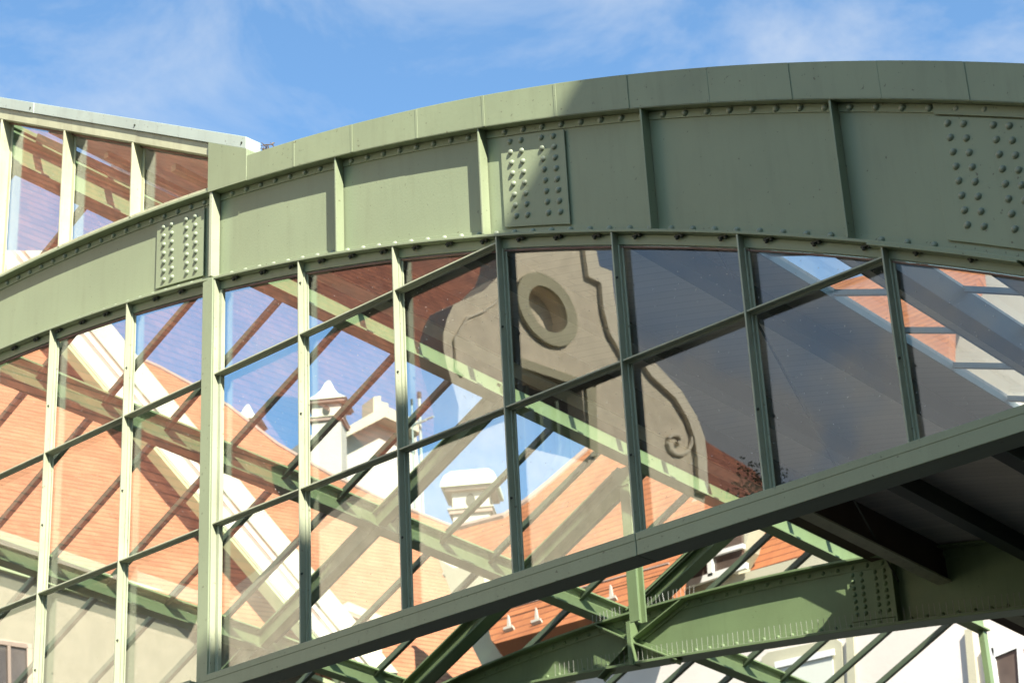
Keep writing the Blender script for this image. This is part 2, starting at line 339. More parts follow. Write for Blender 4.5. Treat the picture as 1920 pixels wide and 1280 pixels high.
# splice plates and rivets
RV = rivet_mesh(.0215, .019); RVs = rivet_mesh(.0225, .020)
spots = []                                       # (x, z, mesh, y)
def plate(x0, x1, lo, hi, cols, rows, zoff_top, dz, slope):
    q = MB(); q.strip(lin(x0, x1, 6), lambda x: zB(x) + lo, lambda x: zA(x) - hi, YW - .019, YW - .0105)
    p = q.build('splice_plate', m_paint, G, .003)
    for k, cx in enumerate(cols):
        for r in range(rows):
            spots.append((cx + (r - 3) * .003, zA(cx) - zoff_top - r * dz, RV, YW - .019, p))
plate(-11.275, -10.70, .075, .075, [-11.178, -11.08, -10.902, -10.795], 7, .135, .077, 0)
plate(-7.665, -7.118, .075, .075, [-7.57, -7.474, -7.30, -7.20], 8, .115, .080, 0)
plate(-4.56, -3.85, .075, .085, [-4.442, -4.35, -4.182, -4.094], 8, .125, .090, 0)
for j in range(58):
    x = -13.5 + .162 * j + .04
    if x < X1 and min(abs(x - s) for s in (-9.18, -7.80, -6.45, -5.12, -3.8, -10.56)) > .035: spots.append((x, zA(x) - .034, RVs, YW - .010, None))
    x = -13.5 + .155 * j + .02
    if x < X1 and min(abs(x - s) for s in (-9.18, -7.80, -6.45, -5.12, -3.8)) > .03 and not -10.7 < x < -10.5: spots.append((x, zB(x) + .034, RVs, YW - .010, None))
spots.sort(key=lambda s: -(1 / (V((s[0], s[3], s[1])) - EYE).length) * (1.3 if s[2] is RV else 1))
RV.materials.append(m_rivet); RVs.materials.append(m_rivet)
go = origin(G)
for (x, z, me, y, par) in spots[:98]:
    o = bpy.data.objects.new('rivet', me); COL.objects.link(o); o.parent = par or G; o.location = V((x, y, z)) - go
q = MB()
for (x, z, me, y, par) in spots[98:]:
    q.add([V(v.co) + V((x, y, z)) for v in me.vertices], [list(p.vertices) for p in me.polygons])
o = q.build('rivet_row', m_rivet, G, smooth=True); tag(o, kind='stuff')

# ================================================================== GLASS WALL UNDER THE ARCH
YW = 8.772
Wl = thing('glass_wall', (-8.6, YW, 0), 'large glazed lunette with slim green bars filling the arch over the tie beam', 'window')
ZS = 3.75 + H; ZT = [4.85 + H, 6.0 + H]
MX = [-14.44, -13.49, -12.54, -11.545, -9.575, -8.63, -7.69, -6.75, -5.84, -4.92, -3.97]
top = lambda x: zB(x) - .085
b = MB(); b.strip(lin(-14.44, -3.0, 80), lambda x: zB(x) - .080, lambda x: zB(x) - .013, YW + .0, YW + .045); b.build('head_frame', m_paint, Wl, .003)
b = MB(); b.strip(lin(-14.44, -3.0, 80), lambda x: zB(x) - .098, lambda x: zB(x) - .089, YW + .008, YW + .03); b.build('gasket', m_putty, Wl)
for x in MX:
    b = MB(); zt = zB(x) - .0135
    b.box(x - .006, x + .006, YF + .004, YW + .012, ZS + .002, zt)
    b.box(x - .03, x + .03, YW + .0125, YW + .022, ZS + .002, zt - .076)
    b.box(x - .017, x - .0065, YW - .010, YW + .012, ZS + .002, zt - .076); b.box(x + .0065, x + .017, YW - .010, YW + .012, ZS + .002, zt - .076)
    mu = b.build('mullion', m_bar, Wl, .002)
    for zz in (ZS + .5, ZT[0] + .55, ZT[1] + .4):
        if zz < zt - .15:
            q = MB(); q.tube([(x + .006, YW - .045, zz), (x + .016, YW - .045, zz)], .0075, 6); q.build('screw', m_dark, mu)
allx = [-14.44, -13.49, -12.54, -11.545, -10.60, -10.5, -9.575, -8.63, -7.69, -6.75, -5.84, -4.92, -3.97]
for z in ZT:
    for a, c in zip(allx[:-1], allx[1:]):
        if a == -10.60: continue
        if zB(c) - .10 < z and zB(a) - .1 < z: continue
        if zB(c) - .10 < z:
            cc = c
            while zB(cc) - .02 < z + .012: cc -= .01
        else: cc = c
        b = MB(); b.box(a + .007, cc - .007, YF + .010, YW + .012, z - .006, z + .006)
        b.box(a + .031, cc - .031, YW + .0125, YW + .021, z - .010, z + .028)
        b.box(a + .018, cc - .018, YW - .012, YW + .012, z - .012, z - .0065)
        b.build('transom', m_bar, Wl, .002)
zl = [ZS] + ZT + [99]
n = 0
def clip_under(a, c, z0, z1):                    # outline of a pane cell below the arch
    pts = [(a, z0), (c, z0)]
    up = []
    for i in range(13):
        x = c + (a - c) * i / 12; up.append((x, min(z1, top(x) + .004)))
    up = [(x, z) for x, z in up if z > z0 + .004]
    if len(up) < 3: return None
    if up[0][0] != c: pts = [(a, z0), (up[0][0] + .01, z0)]
    return pts + up
for a, c in zip(allx[:-1], allx[1:]):
    if a == -10.60: continue
    for z0, z1 in zip(zl[:-1], zl[1:]):
        pl = clip_under(a + .010, c - .010, z0 + .008, z1 - .008)
        if not pl: continue
        tx = random.gauss(0, .0022); tz = random.gauss(0, .0016); cx = (a + c) / 2; cz = z0
        poly = [(x, YW + .030 + (x - cx) * tx + (z - cz) * tz, z) for x, z in pl]
        MB().prism(poly, (0, .006, 0)).build('pane', m_glass, Wl)
b = MB()
for j in range(34):                              # clip bolts hanging under the flange
    x = -13.4 + .31 * j
    if min(abs(x - m) for m in MX) < .05 or -10.7 < x < -10.4: continue
    z = zB(x) - .012
    for dx in (-.018, .018): b.tube([(x + dx, YW - .02, z), (x + dx, YW - .02, z - .028)], .010, 6)
    b.box(x - .032, x + .032, YW - .03, YW - .004, z - .014, z - .0045)
tag(b.build('clip_bolts', m_dark, Wl))

# post and tie beam
PT = thing('corner_post', (-10.55, YW, 3.2 + H), 'pale green upright post between the left and right parts of the glass wall', 'post')
b = MB(); b.box(-10.615, -10.50, YF - .006, YW + .05, 3.6 + H - .4, zB(-10.56) - .0135); b.build('shaft', m_paint, PT, .004)
b = MB(); b.box(-10.4995, -10.487, YF + .004, YW + .012, ZS + .002, zB(-10.49) - .0135); b.box(-10.4865, -10.455, YW - .012, YW + .022, ZS + .002, zB(-10.47) - .09)
b.build('glazing_fin', m_bar, PT, .003)
T = thing('tie_beam', (-8, YW, 3.6 + H), 'long grey green horizontal beam along the foot of the arched glass wall', 'beam')
for a, c in ((-19, -13.2), (-13.2, -10.617), (-10.485, -6.70), (-6.698, -2.75)):
    b = MB(); b.box(a, c - .002, 8.66, 8.845, 3.613 + H, 3.742 + H); b.box(a, c - .002, 8.657, 8.665, 3.700 + H, 3.748 + H); b.build('beam_section', m_paint, T, .004)
b = MB(); b.box(-14.4, -3.0, YW - .012, YW + .05, 3.744 + H, 3.757 + H); b.build('sill_strip', m_bar, T, .002)

# ================================================================== GABLE WINDOW ABOVE THE ARCH (left)
YW = 8.80
GW = thing('gable_window', (-12.5, YW, 0), 'raking glazed gable over the left of the arch with pale zinc capping', 'window')
yg = YW + .03
def rakebox(m_, name, x0, x1, up, dn, y0, y1, bev=.003):
    q = MB(); q.strip([x0, x1], lambda x: rake(x) - dn, lambda x: rake(x) - up, y0, y1); return q.build(name, m_, GW, bev)
for i, (a, c) in enumerate(((-16.9, -14.9), (-14.9, -12.93), (-12.93, -11.45), (-11.45, -10.13))):
    rakebox(m_cap, 'capping_sheet', a, c - .002, .0, .105, YF - .006 - .002 * (i % 2), YW + .05)
    q = MB(); q.tube([(c - .05, YF - .014, rake(c - .05) - .06), (c - .05, YF - .004, rake(c - .05) - .06)], .009, 6); q.build('screw', m_dark, GW)
rakebox(m_rakef, 'rake_frame', -16.9, -10.57, .107, .215, YF + .010, YW + .06)
rakebox(m_putty, 'gasket', -16.9, -10.57, .216, .232, YW - .005, YW + .02)
for x in (-16.3, -15.35, -14.4, -13.44, -12.49, -11.545):
    b = MB(); b.box(x - .008, x + .008, YF + .006, YW + .02, zA(x) + .03, rake(x) - .222)
    b.box(x - .036, x + .036, YW + .0205, YW + .030, zA(x) + .03, rake(x) - .235)
    b.build('mullion', m_rakef, GW, .002)
b = MB(); b.strip(lin(-16.9, -10.57, 40), lambda x: zA(x) + .016, lambda x: zA(x) + .045, YF + .014, YW + .05); b.build('sill_strip', m_rakef, GW, .003)
gx = [-16.9, -16.3, -15.35, -14.4, -13.44, -12.49, -11.545, -10.57]
for a, c in zip(gx[:-1], gx[1:]):
    xx = lin(a + .012, c - .012, 8)
    poly = [(x, zA(x) + .042) for x in xx] + [(xx[-1], rake(xx[-1]) - .225), (xx[0], rake(xx[0]) - .225)]
    tx = random.gauss(0, .001); cx = (a + c) / 2
    MB().prism([(x, YW + .034 + (x - cx) * tx, z) for x, z in poly], (0, .006, 0)).build('pane', m_glass, GW)
b = MB(); b.strip(lin(-10.568, -10.122, 6), lambda x: zA(x) - .013, lambda x: rake(x) - .106, YF - .012, YF - .006)
b.strip(lin(-10.568, -10.122, 6), lambda x: zA(x) + .02, lambda x: rake(x) - .107, YF - .0055, YW + .10)
b.build('end_panel', m_flash, GW, .002)

# dry leaves caught in the valley
b = MB()
for i in range(110):
    p = V((-10.09 + abs(random.gauss(0, .05)), YW + .06 + random.uniform(-.04, .16), zC(-10.05) + .02 + abs(random.gauss(0, .05))))
    d = V((random.gauss(0, 1), random.gauss(0, 1), random.gauss(0, .6))).normalized() * random.uniform(.015, .05)
    b.tube([p - d, p + d * .2 + V((0, 0, .005)), p + d], [.003, .005, .002], 4)
tag(b.build('leaf_litter', m_twig), 'small tuft of dry brown leaves and twigs caught in the roof valley', 'debris', kind='stuff')

# ================================================================== HALL ROOF BEHIND
P1 = V((-13.698, 8.9, 9.184 + H)); RD = V((-.9007, 0, -.4345))
def along(p, k): return p + DP * k
HV = V((.434, 0, .90)).normalized()
def purlin(name, p, k0, k1, w, h, m_, label, nrm=V((0, 0, 1))):
    r = thing(name, along(p, k0), label, 'beam')
    q = MB(); a, c = along(p, k0), along(p, k1)
    q.beam(a, c, (1, 0, 0), (0, 0, 1), -w / 2, w / 2, 0, .022); q.build('lower_flange', m_, r, .002)
    q = MB(); q.beam(a, c, (1, 0, 0), (0, 0, 1), -.008, .008, .0225, h - .0225); q.build('web', m_, r)
    q = MB(); q.beam(a, c, (1, 0, 0), (0, 0, 1), -w / 2, w / 2, h - .022, h); q.build('upper_flange', m_, r, .002)
    return r
r1 = purlin('ridge_beam', P1, 0, 15.4, .19, .31, m_inner, 'highest lit green ridge beam running back from the glass wall')
q = MB(); q.beam(along(P1, 0), along(P1, 15.4), (1, 0, 0), (0, 0, 1), .10, .112, .33, .37); q.beam(along(P1, 0), along(P1, 15.4), (1, 0, 0), (0, 0, 1), .0, .10, .33, .338)
q.build('trim_angle', m_inner, r1)
P2 = P1 + RD * 2.17; P3 = P1 + RD * 4.34; P4 = P1 + RD * 6.4
purlin('purlin', P2, -.0, 15.4, .19, .27, m_inner, 'green purlin on the glass roof, one row below the ridge beam')
purlin('purlin', P3, -.0, 15.4, .17, .24, m_inner, 'pale purlin low at the left, two rows below the ridge beam')
purlin('purlin', P4, 0, 15.4, .2, .3, m_inner, 'lowest green eaves purlin behind the bottom left panes')
# glazing bars of the glass roof
ORD = ['first', 'second', 'third', 'fourth', 'fifth', 'sixth', 'seventh', 'eighth', 'ninth', 'tenth', 'eleventh', 'twelfth', 'thirteenth', 'fourteenth', 'fifteenth', 'sixteenth', 'seventeenth', 'eighteenth', 'nineteenth', 'twentieth']
q = MB(); s0, s1 = V((0, 0, 0)), RD * 6.5
NR = V((-.4345, 0, .9007))
q.beam(s0, s1, (0, 1, 0), NR, -.028, .028, 0, .012); q.beam(s0, s1, (0, 1, 0), NR, -.008, .008, .0125, .085)
me0 = None
for k in range(20):
    y = 9.15 + .775 * k; base = along(P1, y - 8.9) + V((-.10, 0, .10))
    if me0 is None:
        qq = MB(); qq.v = [v + base for v in q.v]; qq.f = q.f
        o = qq.build('glazing_bar', m_bars2); me0 = o.data; off = o.location - base
    else:
        o = bpy.data.objects.new('glazing_bar', me0); COL.objects.link(o); o.location = base + off
    tag(o, 'slim dark sloping glazing bar of the glass roof, %s from the glass wall' % ORD[k], 'glazing bar', 'glazing bars of the glass roof')
# glass of the sloping roof
RG = thing('roof_glazing', along(P1, 0), 'sheets of roof glass lying on the sloping bars left of the ridge beam', 'glass roof')
pm = None
for k in range(19):
    for s_a, s_b in ((.1, 2.15), (2.2, 4.3), (4.35, 6.4)):
        if pm is None or s_a not in pm:
            q = MB(); base = along(P1, .25 + .775 * k); a = base + RD * s_a + NR * .15; c = base + RD * s_b + NR * .15
            q.hexa([a + DP * .01, c + DP * .01, c + DP * .765, a + DP * .765], [p + NR * .006 for p in (a + DP * .01, c + DP * .01, c + DP * .765, a + DP * .765)])
            o = q.build('pane', m_rglass, RG); pm = pm or {}; pm[s_a] = o.data
        else:
            o = bpy.data.objects.new('pane', pm[s_a]); COL.objects.link(o); o.parent = RG; o.location = DP * .775 * k
# glazed strip between the ridge beam and the valley
VG = thing('valley_glazing', along(P1, 0) + V((.2, 0, .36)), 'narrow glazed strip between the ridge beam and the boarded valley', 'glass roof')
pa_ = V((-13.55, 8.9, P1.z + .36)); pb_ = V((-11.0, 8.9, zC(-10.35) - .02))
for k in range(19):
    o_ = DP * (.30 + .775 * k)
    MB().beam(pa_ + o_, pb_ + o_, (0, 1, 0), (.43, 0, .9), -.03, .03, -.07, 0).build('bar', m_bars2, VG)
q = MB(); w_ = V((0, 0, .012)); e_ = DP * 14.6; q.hexa([pa_ + w_, pb_ + w_, pb_ + w_ + e_, pa_ + w_ + e_], [p + V((0, 0, .006)) for p in (pa_ + w_, pb_ + w_, pb_ + w_ + e_, pa_ + w_ + e_)]); q.build('pane', m_rglass, VG)
# broad main rafters below the purlins: traced from the picture's edges onto the roof slope
NP = DP.cross(V((.9007, 0, .4345))).normalized()
def main_rafter(pa, pb, w, label, drop=0, m_=m_inner):
    p = P1 - V((0, 0, drop))
    A = on_plane(pa, p, NP); B = on_plane(pb, p, NP); y = (A.y + B.y) / 2; A.y = B.y = y
    q = MB(); d = (B - A).normalized(); up = V((-d.z, 0, d.x)); up = up if up.z > 0 else -up
    q.beam(A, B, (0, 1, 0), up, -w / 2, w / 2, -.02, 0); q.beam(A, B, (0, 1, 0), up, -.01, .01, .0005, .16); q.beam(A, B, (0, 1, 0), up, -w / 2, w / 2, .1605, .18)
    return tag(q.build('main_rafter', m_, None, .002), label, 'beam', 'broad main rafters under the glass roof')
main_rafter((395, 1295), (965, 745), .12, 'broad green rafter nearest the glass, running up from the lower left corner post')
main_rafter((780, 1312), (1166, 895), .19, 'broad dark green rafter rising to the ridge from below the tie beam')
main_rafter((1190, 1165), (1480, 900), .20, 'broad rafter rising from the crossing node on the rear girder')
# king post under the ridge beam
q = MB(); A = at_y((1195, 1150), 17.3); x = A.x; zt = P1.z + DP.z * 8.4
q.box(x - .07, x + .07, 17.24, 17.26, A.z - .1, zt); q.box(x - .01, x + .01, 17.26, 17.36, A.z - .1, zt); q.box(x - .07, x + .07, 17.3605, 17.38, A.z - .1, zt)
q.prism([(x - .17, 17.23, zt), (x + .17, 17.23, zt), (x + .07, 17.23, zt - .22), (x - .07, 17.23, zt - .22)], (0, .009, 0))
tag(q.build('king_post', m_inner, None, .003), 'pale green upright post carrying the ridge beam above the rear girder node', 'post')

# boarded vault behind the right part of the arch
BR = thing('boarded_roof', (-8, 9, 0), 'dark boarded vault with grey planks behind the right half of the arch', 'roof')
def vault(x0, x1, k0, k1, n=14, th=.10, dz=0):
    q = MB(); xx = lin(x0, x1, n); vs = []; fs = []
    for k in (k0, k1):
        for z_ in (-.15, -.15 + th):
            for x in xx: p = V((x, 8.83, zC(x) + z_ + dz)) + DP * k; vs.append(p)
    m_ = len(xx)
    for i in range(m_ - 1):
        fs += [(i, i + 1, 2 * m_ + i + 1, 2 * m_ + i), (m_ + i, 3 * m_ + i, 3 * m_ + i + 1, m_ + i + 1), (i, m_ + i, m_ + i + 1, i + 1), (2 * m_ + i, 2 * m_ + i + 1, 3 * m_ + i + 1, 3 * m_ + i)]
    fs += [(0, 2 * m_, 3 * m_, m_), (m_ - 1, 2 * m_ - 1, 4 * m_ - 1, 3 * m_ - 1)]
    return q.add(vs, fs)
K1 = 17
for x0, x1, k0, k1 in ((-10.35, -7.42, .06, K1), (-7.42, -6.86, .06, 1.75), (-7.42, -6.86, 9.0, K1), (-6.86, -6.36, .06, K1), (-6.36, -5.88, .06, 1.75), (-6.36, -5.88, 9.0, K1), (-5.88, -2.0, .06, K1)):
    vault(x0, x1, k0, k1).build('boarding', m_plank, BR)
# valley beam: its boarded flank hangs below the vault
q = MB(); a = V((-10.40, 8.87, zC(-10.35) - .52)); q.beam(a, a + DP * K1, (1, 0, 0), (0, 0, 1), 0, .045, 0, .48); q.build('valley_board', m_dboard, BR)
q = MB(); a = V((-11.22, 8.87, zC(-10.35) - .10)); q.beam(a, a + DP * K1, (1, 0, 0), (0, 0, 1), 0, .81, 0, .03); q.build('gutter', m_dboard, BR)  # hidden strip added to shade the rear girder, not a real gutter
a = V((-10.40, 8.87, zC(-10.35) - .52))
q = MB(); q.beam(a + V((-.08, 0, -.02)), a + V((-.08, 0, -.02)) + DP * K1, (1, 0, 0), (0, 0, 1), 0, .16, 0, .018); q.build('valley_trim', m_rakef, BR)
# short boarded soffit behind the gable window
q = MB()
a = [V((x, 8.88, rake(x) - .235)) for x in (-12.95, -10.45)]
q.hexa([a[0], a[1], a[1] + DP * 2.6, a[0] + DP * 2.6], [p + V((0, 0, .08)) for p in (a[0], a[1], a[1] + DP * 2.6, a[0] + DP * 2.6)]); q.build('soffit', m_plank, BR)
for i, x in enumerate((-12.2, -11.3)):
    q = MB(); p = V((x, 8.95, rake(x) - .36)); q.beam(p, p + DP * 2.5, (1, 0, 0), (0, 0, 1), -.03, .03, 0, .055); q.build('batten', m_rakef, BR)
# beams under the vault
beams = [(-11.30 + .95, None)]
for x, lab in ((-9.38, 'dark vault beam nearest the valley, under the boards'), (-7.88, 'dark vault beam left of the skylights'), (-6.33, 'dark vault beam between the two skylights'), (-4.95, 'dark vault beam right of the second skylight'), (-3.9, 'dark vault beam at the far right edge of the boards')):
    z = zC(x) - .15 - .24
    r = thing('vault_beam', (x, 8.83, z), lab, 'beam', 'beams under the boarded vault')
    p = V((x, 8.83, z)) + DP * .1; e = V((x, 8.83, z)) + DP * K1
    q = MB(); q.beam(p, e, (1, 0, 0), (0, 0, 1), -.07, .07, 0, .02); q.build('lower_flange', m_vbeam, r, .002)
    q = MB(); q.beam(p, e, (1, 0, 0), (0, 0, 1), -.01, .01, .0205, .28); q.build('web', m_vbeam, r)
# skylights
m_curb = mat('grey painted curb', (.30, .34, .32), .5, .4, .1, 30, .05, 2)
for (x0, x1, lab) in ((-7.42, -6.86, 'long ladder like skylight slot in the vault, the left one'), (-6.36, -5.88, 'long skylight slot at the right edge of the vault')):
    r = thing('skylight', V((x0, 8.83, zC(x0))) + DP * 1.75, lab, 'skylight', 'skylights in the boarded vault')
    for x, s in ((x0, 1), (x1, -1)):
        a = V((x, 8.83, zC(x) - .155)) + DP * 1.76; e = V((x, 8.83, zC(x) - .155)) + DP * 8.99
        q = MB(); q.beam(a, e, (s, 0, 0), (0, 0, 1), .001, .012, 0, .06); q.build('curb', m_curb, r)
    for k in range(10):
        kk = 1.66 + .775 * k
        if kk < 1.7: kk = 1.78
        a = V((x0 + .023, 8.83, zC(x0) - .135)) + DP * kk; e = V((x1 - .023, 8.83, zC(x1) - .135)) + DP * kk
        q = MB(); q.beam(a, e, (0, 1, 0), (0, 0, 1), -.024, .024, 0, .012); q.beam(a, e, (0, 1, 0), (0, 0, 1), -.006, .006, .0125, .05); q.build('muntin', m_curb, r)
    a = V((x0 + .02, 8.83, zC(x0) - .07)); c = V((x1 - .02, 8.83, zC(x1) - .07))
    q = MB(); q.hexa([a + DP * 1.76, c + DP * 1.76, c + DP * 8.99, a + DP * 8.99], [p + V((0, 0, .006)) for p in (a + DP * 1.76, c + DP * 1.76, c + DP * 8.99, a + DP * 8.99)]); q.build('pane', m_rglass, r)
# tie rod
def vault_hit(px):
    r = ray(px); r = r / r.y; y = 8.9
    while y < 30:
        p = EYE + r * y; k = y - 8.83; x = p.x - DP.x * k
        if p.z - DP.z * k >= zC(x) - .15: return p
        y += .01
A = vault_hit((1337, 453)); B = at_y((1684, 1088), 17.95)
tag(MB().tube([A, B], .011, 6).build('tie_rod', m_dark), 'thin dark steel rod slanting from the boarded vault down to the rear girder', 'rod')

# ================================================================== REAR GIRDER
YG = 18.0
RGd = thing('rear_girder', (-13.5, YG, 0), 'lower green riveted arched girder at the back of the hall, half in shade', 'girder')
gt = [(700, 1350), (870, 1278), (1000, 1228), (1130, 1172), (1240, 1130), (1400, 1095), (1550, 1068), (1620, 1056)]
gb = [(800, 1320), (1000, 1279), (1150, 1258), (1300, 1226), (1450, 1197), (1640, 1178), (1750, 1160), (1920, 1142)]
tp = [at_y(p, YG) for p in gt]; bp = [at_y(p, YG) for p in gb]
def fitc(ps, n=2):                                # smooth quadratic through the traced edge
    import numpy as np
    return np.polyfit([p.x for p in ps], [p.z for p in ps], n)
ct = [float(v) for v in fitc(tp)]; cb = [float(v) for v in fitc(bp)]
zt2 = lambda x: ct[0] * x * x + ct[1] * x + ct[2]
zb2 = lambda x: cb[0] * x * x + cb[1] * x + cb[2]
xs2 = lin(-18.2, -6.5, 50)
b = MB(); b.strip(xs2, zb2, zt2, YG, YG + .025); b.build('web_plate', m_inner, RGd)
b = MB(); b.strip(xs2, lambda x: zt2(x), lambda x: zt2(x) + .025, YG - .13, YG + .15); b.build('top_flange', m_inner, RGd, .003)
b = MB(); b.strip(xs2, lambda x: zb2(x) - .03, lambda x: zb2(x), YG - .13, YG + .15); b.build('bottom_flange', m_inner, RGd, .003)
b = MB(); b.strip(xs2, lambda x: zt2(x) - .09, lambda x: zt2(x) - .001, YG - .012, YG - .001); b.build('top_angle', m_inner, RGd, .002)
b = MB(); b.strip(xs2, lambda x: zb2(x) + .001, lambda x: zb2(x) + .08, YG - .012, YG - .001); b.build('bottom_angle', m_inner, RGd, .002)
b = MB(); b.strip(lin(-11.12, -10.55, 4), lambda x: zb2(x) + .085, lambda x: zt2(x) - .095, YG - .02, YG - .001); b.build('splice_plate', m_inner, RGd, .002)
b = MB(); b.box(-10.52, -10.50, YG - .12, YG - .0125, zb2(-10.5) + .003, zt2(-10.5) - .003); b.build('stiffener', m_inner, RGd)
RB = rivet_mesh(.026, .022); RB.materials.append(m_inner); cnt = 0
go = origin(RGd)
def g2rivet(x, z, y):
    global cnt
    if cnt < 98:
        o = bpy.data.objects.new('rivet', RB); COL.objects.link(o); o.parent = RGd; o.location = V((x, y, z)) - go; cnt += 1
for x in (-11.04, -10.93, -10.76, -10.65):
    for r in range(7): g2rivet(x, zt2(x) - .13 - r * .072, YG - .02)
for j in range(36):
    x = -16.4 + .185 * j; g2rivet(x, zt2(x) - .045, YG - .012)
for j in range(34):
    x = -15.4 + .185 * j; g2rivet(x, zb2(x) + .04, YG - .012)
# crossing braces at the node
def flat(name, pa, pb, y, w, parent, m_=m_inner):
    A = at_y(pa, y); B = at_y(pb, y); q = MB(); d = (B - A).normalized(); up = V((-d.z, 0, d.x))
    q.beam(A, B, (0, 1, 0), up, -.10, 0.0, -.008, .008); q.beam(A, B, (0, 1, 0), up, -.001, .010, -w, w)
    return q.build(name, m_, parent, .002)
for pa, pb in (((1122, 1172), (1188, 1202)), ((1196, 1206), (1278, 1238)), ((1130, 1272), (1188, 1208)), ((1198, 1196), (1290, 1122))):
    flat('node_brace', pa, pb, YG - .025, .05, RGd)
A = at_y((1190, 1168), YG - .03); B = at_y((1196, 1250), YG - .03)
b = MB(); b.box(A.x - .03, A.x + .03, YG - .16, YG - .02, B.z, A.z); b.build('stiffener', m_inner, RGd, .003)
# bird spikes along the lower flange
q = MB(); q.beam((-15.2, YG - .10, zb2(-15.2) + .003), (-8.2, YG - .10, zb2(-8.2) + .003), (0, 1, 0), (0, 0, 1), -.01, .01, 0, .004)
q = MB(); x = -15.2
while x < -8.2:
    z = zb2(x) + .001; q.tube([(x, YG - .10, z), (x + random.gauss(0, .004), YG - .10 + random.gauss(0, .006), z + .15)], .0022, 4); x += .07 + random.uniform(-.006, .006)
q.strip(lin(-15.2, -8.2, 40), lambda x: zb2(x) + .001, lambda x: zb2(x) + .005, YG - .115, YG - .085)
tag(q.build('bird_spikes', m_steel), 'row of thin wire bird spikes standing on the lower flange of the rear girder', 'bird spikes')
q = MB()
for k in range(26):
    x = -14.6 + k * .06; 
    if abs(x + 14.03) < .1: continue
    z = zt2(x) + .025; q.tube([(x, YG - .08, z), (x + random.gauss(0, .01), YG - .08, z + .12)], .0022, 4)
q.strip(lin(-14.6, -13.1, 10), lambda x: zt2(x) + .0255, lambda x: zt2(x) + .03, YG - .095, YG - .065)
tag(q.build('bird_spikes', m_steel), 'short row of wire bird spikes on top of the rear girder beside the node', 'bird spikes')
# end post at the far end of the ridge beam
pe = along(P1, 15.4)
q = MB(); q.box(pe.x - .04, pe.x + .04, pe.y - .1, pe.y - .0, 2, pe.z - .002); tag(q.build('end_post', m_inner), 'slim green post under the far end of the ridge beam', 'post')

# ================================================================== BUILDINGS SEEN THROUGH THE GLASS ROOF
TD = V((.268, .9633, 0)).normalized(); TP = V((.9633, -.268, 0))      # eaves direction of the left house and its outward side
def axes(a, b): a = V(a).normalized(); b = V(b); b = (b - a * b.dot(a)).normalized(); return a, b, a.cross(b)
def slab(name, px, anchor, dist, a, b, m_, parent, th=.3):
    a, b_, n_ = axes(a, b); p0 = at_d(anchor, dist)
    if n_.dot(EYE - p0) < 0: n_ = -n_
    R = Matrix((a, b_, a.cross(b_))).transposed()
    q = MB(); q.prism([on_plane(p, p0, n_) for p in px], -n_ * th)
    return q.build(name, m_, parent, frame=(R, p0))
def wallm(name, px, anchor, dist, a, m_, parent, th=.4): return slab(name, px, anchor, dist, a, (0, 0, 1), m_, parent, th)
slopeT = -TP * .66 + V((0, 0, .75)); slopeX = V((0, .68, .73))
# left house
LH = thing('tiled_house', at_d((200, 900), 52) * 1, 'house with orange tiled roof and moulded white raking cornice behind the left panes', 'house')
D1 = 50
slab('roof', [(-220, 480), (95, 480), (600, 1086), (640, 1250), (340, 1128), (-220, 960)], (240, 900), D1, TD, slopeT, m_tile, LH, .4)
_a, _b, _n = axes(TD, slopeT); _e = (on_plane((200, 1084), at_d((240, 900), D1), _n) - EYE).length
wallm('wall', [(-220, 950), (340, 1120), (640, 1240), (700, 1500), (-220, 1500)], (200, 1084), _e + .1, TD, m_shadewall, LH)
wallm('window', [(-60, 1196), (50, 1216), (52, 1340), (-60, 1330)], (200, 1084), _e - .02, TD, m_brownwin, LH, .08)  # added dark panel standing in for the window mirrored in the panes
for pl in ([(50, 1212), (60, 1214), (62, 1340), (52, 1340)], [(-60, 1186), (60, 1206), (60, 1216), (-60, 1197)], [(14, 1208), (20, 1209), (22, 1340), (16, 1340)]):
    wallm('window_frame', pl, (200, 1084), _e - .08, TD, m_pink, LH, .1)  # bars added around the panel that stands in for the mirrored window
wallm('gutter', [(-220, 948), (340, 1116), (640, 1238), (640, 1254), (340, 1133), (-220, 964)], (200, 1084), _e - .15, TD, m_cream, LH, .2)
wallm('eaves_cornice', [(-220, 978), (340, 1147), (640, 1268), (640, 1292), (340, 1168), (-220, 1000)], (200, 1084), _e - .05, TD, m_gutter, LH, .14)
for nm, off0, off1, m_, dd in (('drip_edge', 0, 9, m_gutter, .0), ('cornice_band', 9, 14, m_cream, .15), ('cornice_band', 14, 42, m_white, .3), ('cornice_band', 42, 52, m_pink, .10), ('cornice_band', 52, 62, m_white, .25), ('cornice_band', 62, 70, m_pink, .12), ('cornice_band', 70, 118, m_cream, .45)):
    def sl(off, y): return ((y - 648) / 1.185 + 125 + off * (1 - (y - 600) / 6000.), y)
    a0 = D1 - .12 - dd * .5
    slab(nm, [sl(off0, 470), sl(off1, 470), sl(off1, 1260), sl(off0, 1260)], (300, 850), a0, TD, slopeT, m_, LH, .3 + dd * .5)
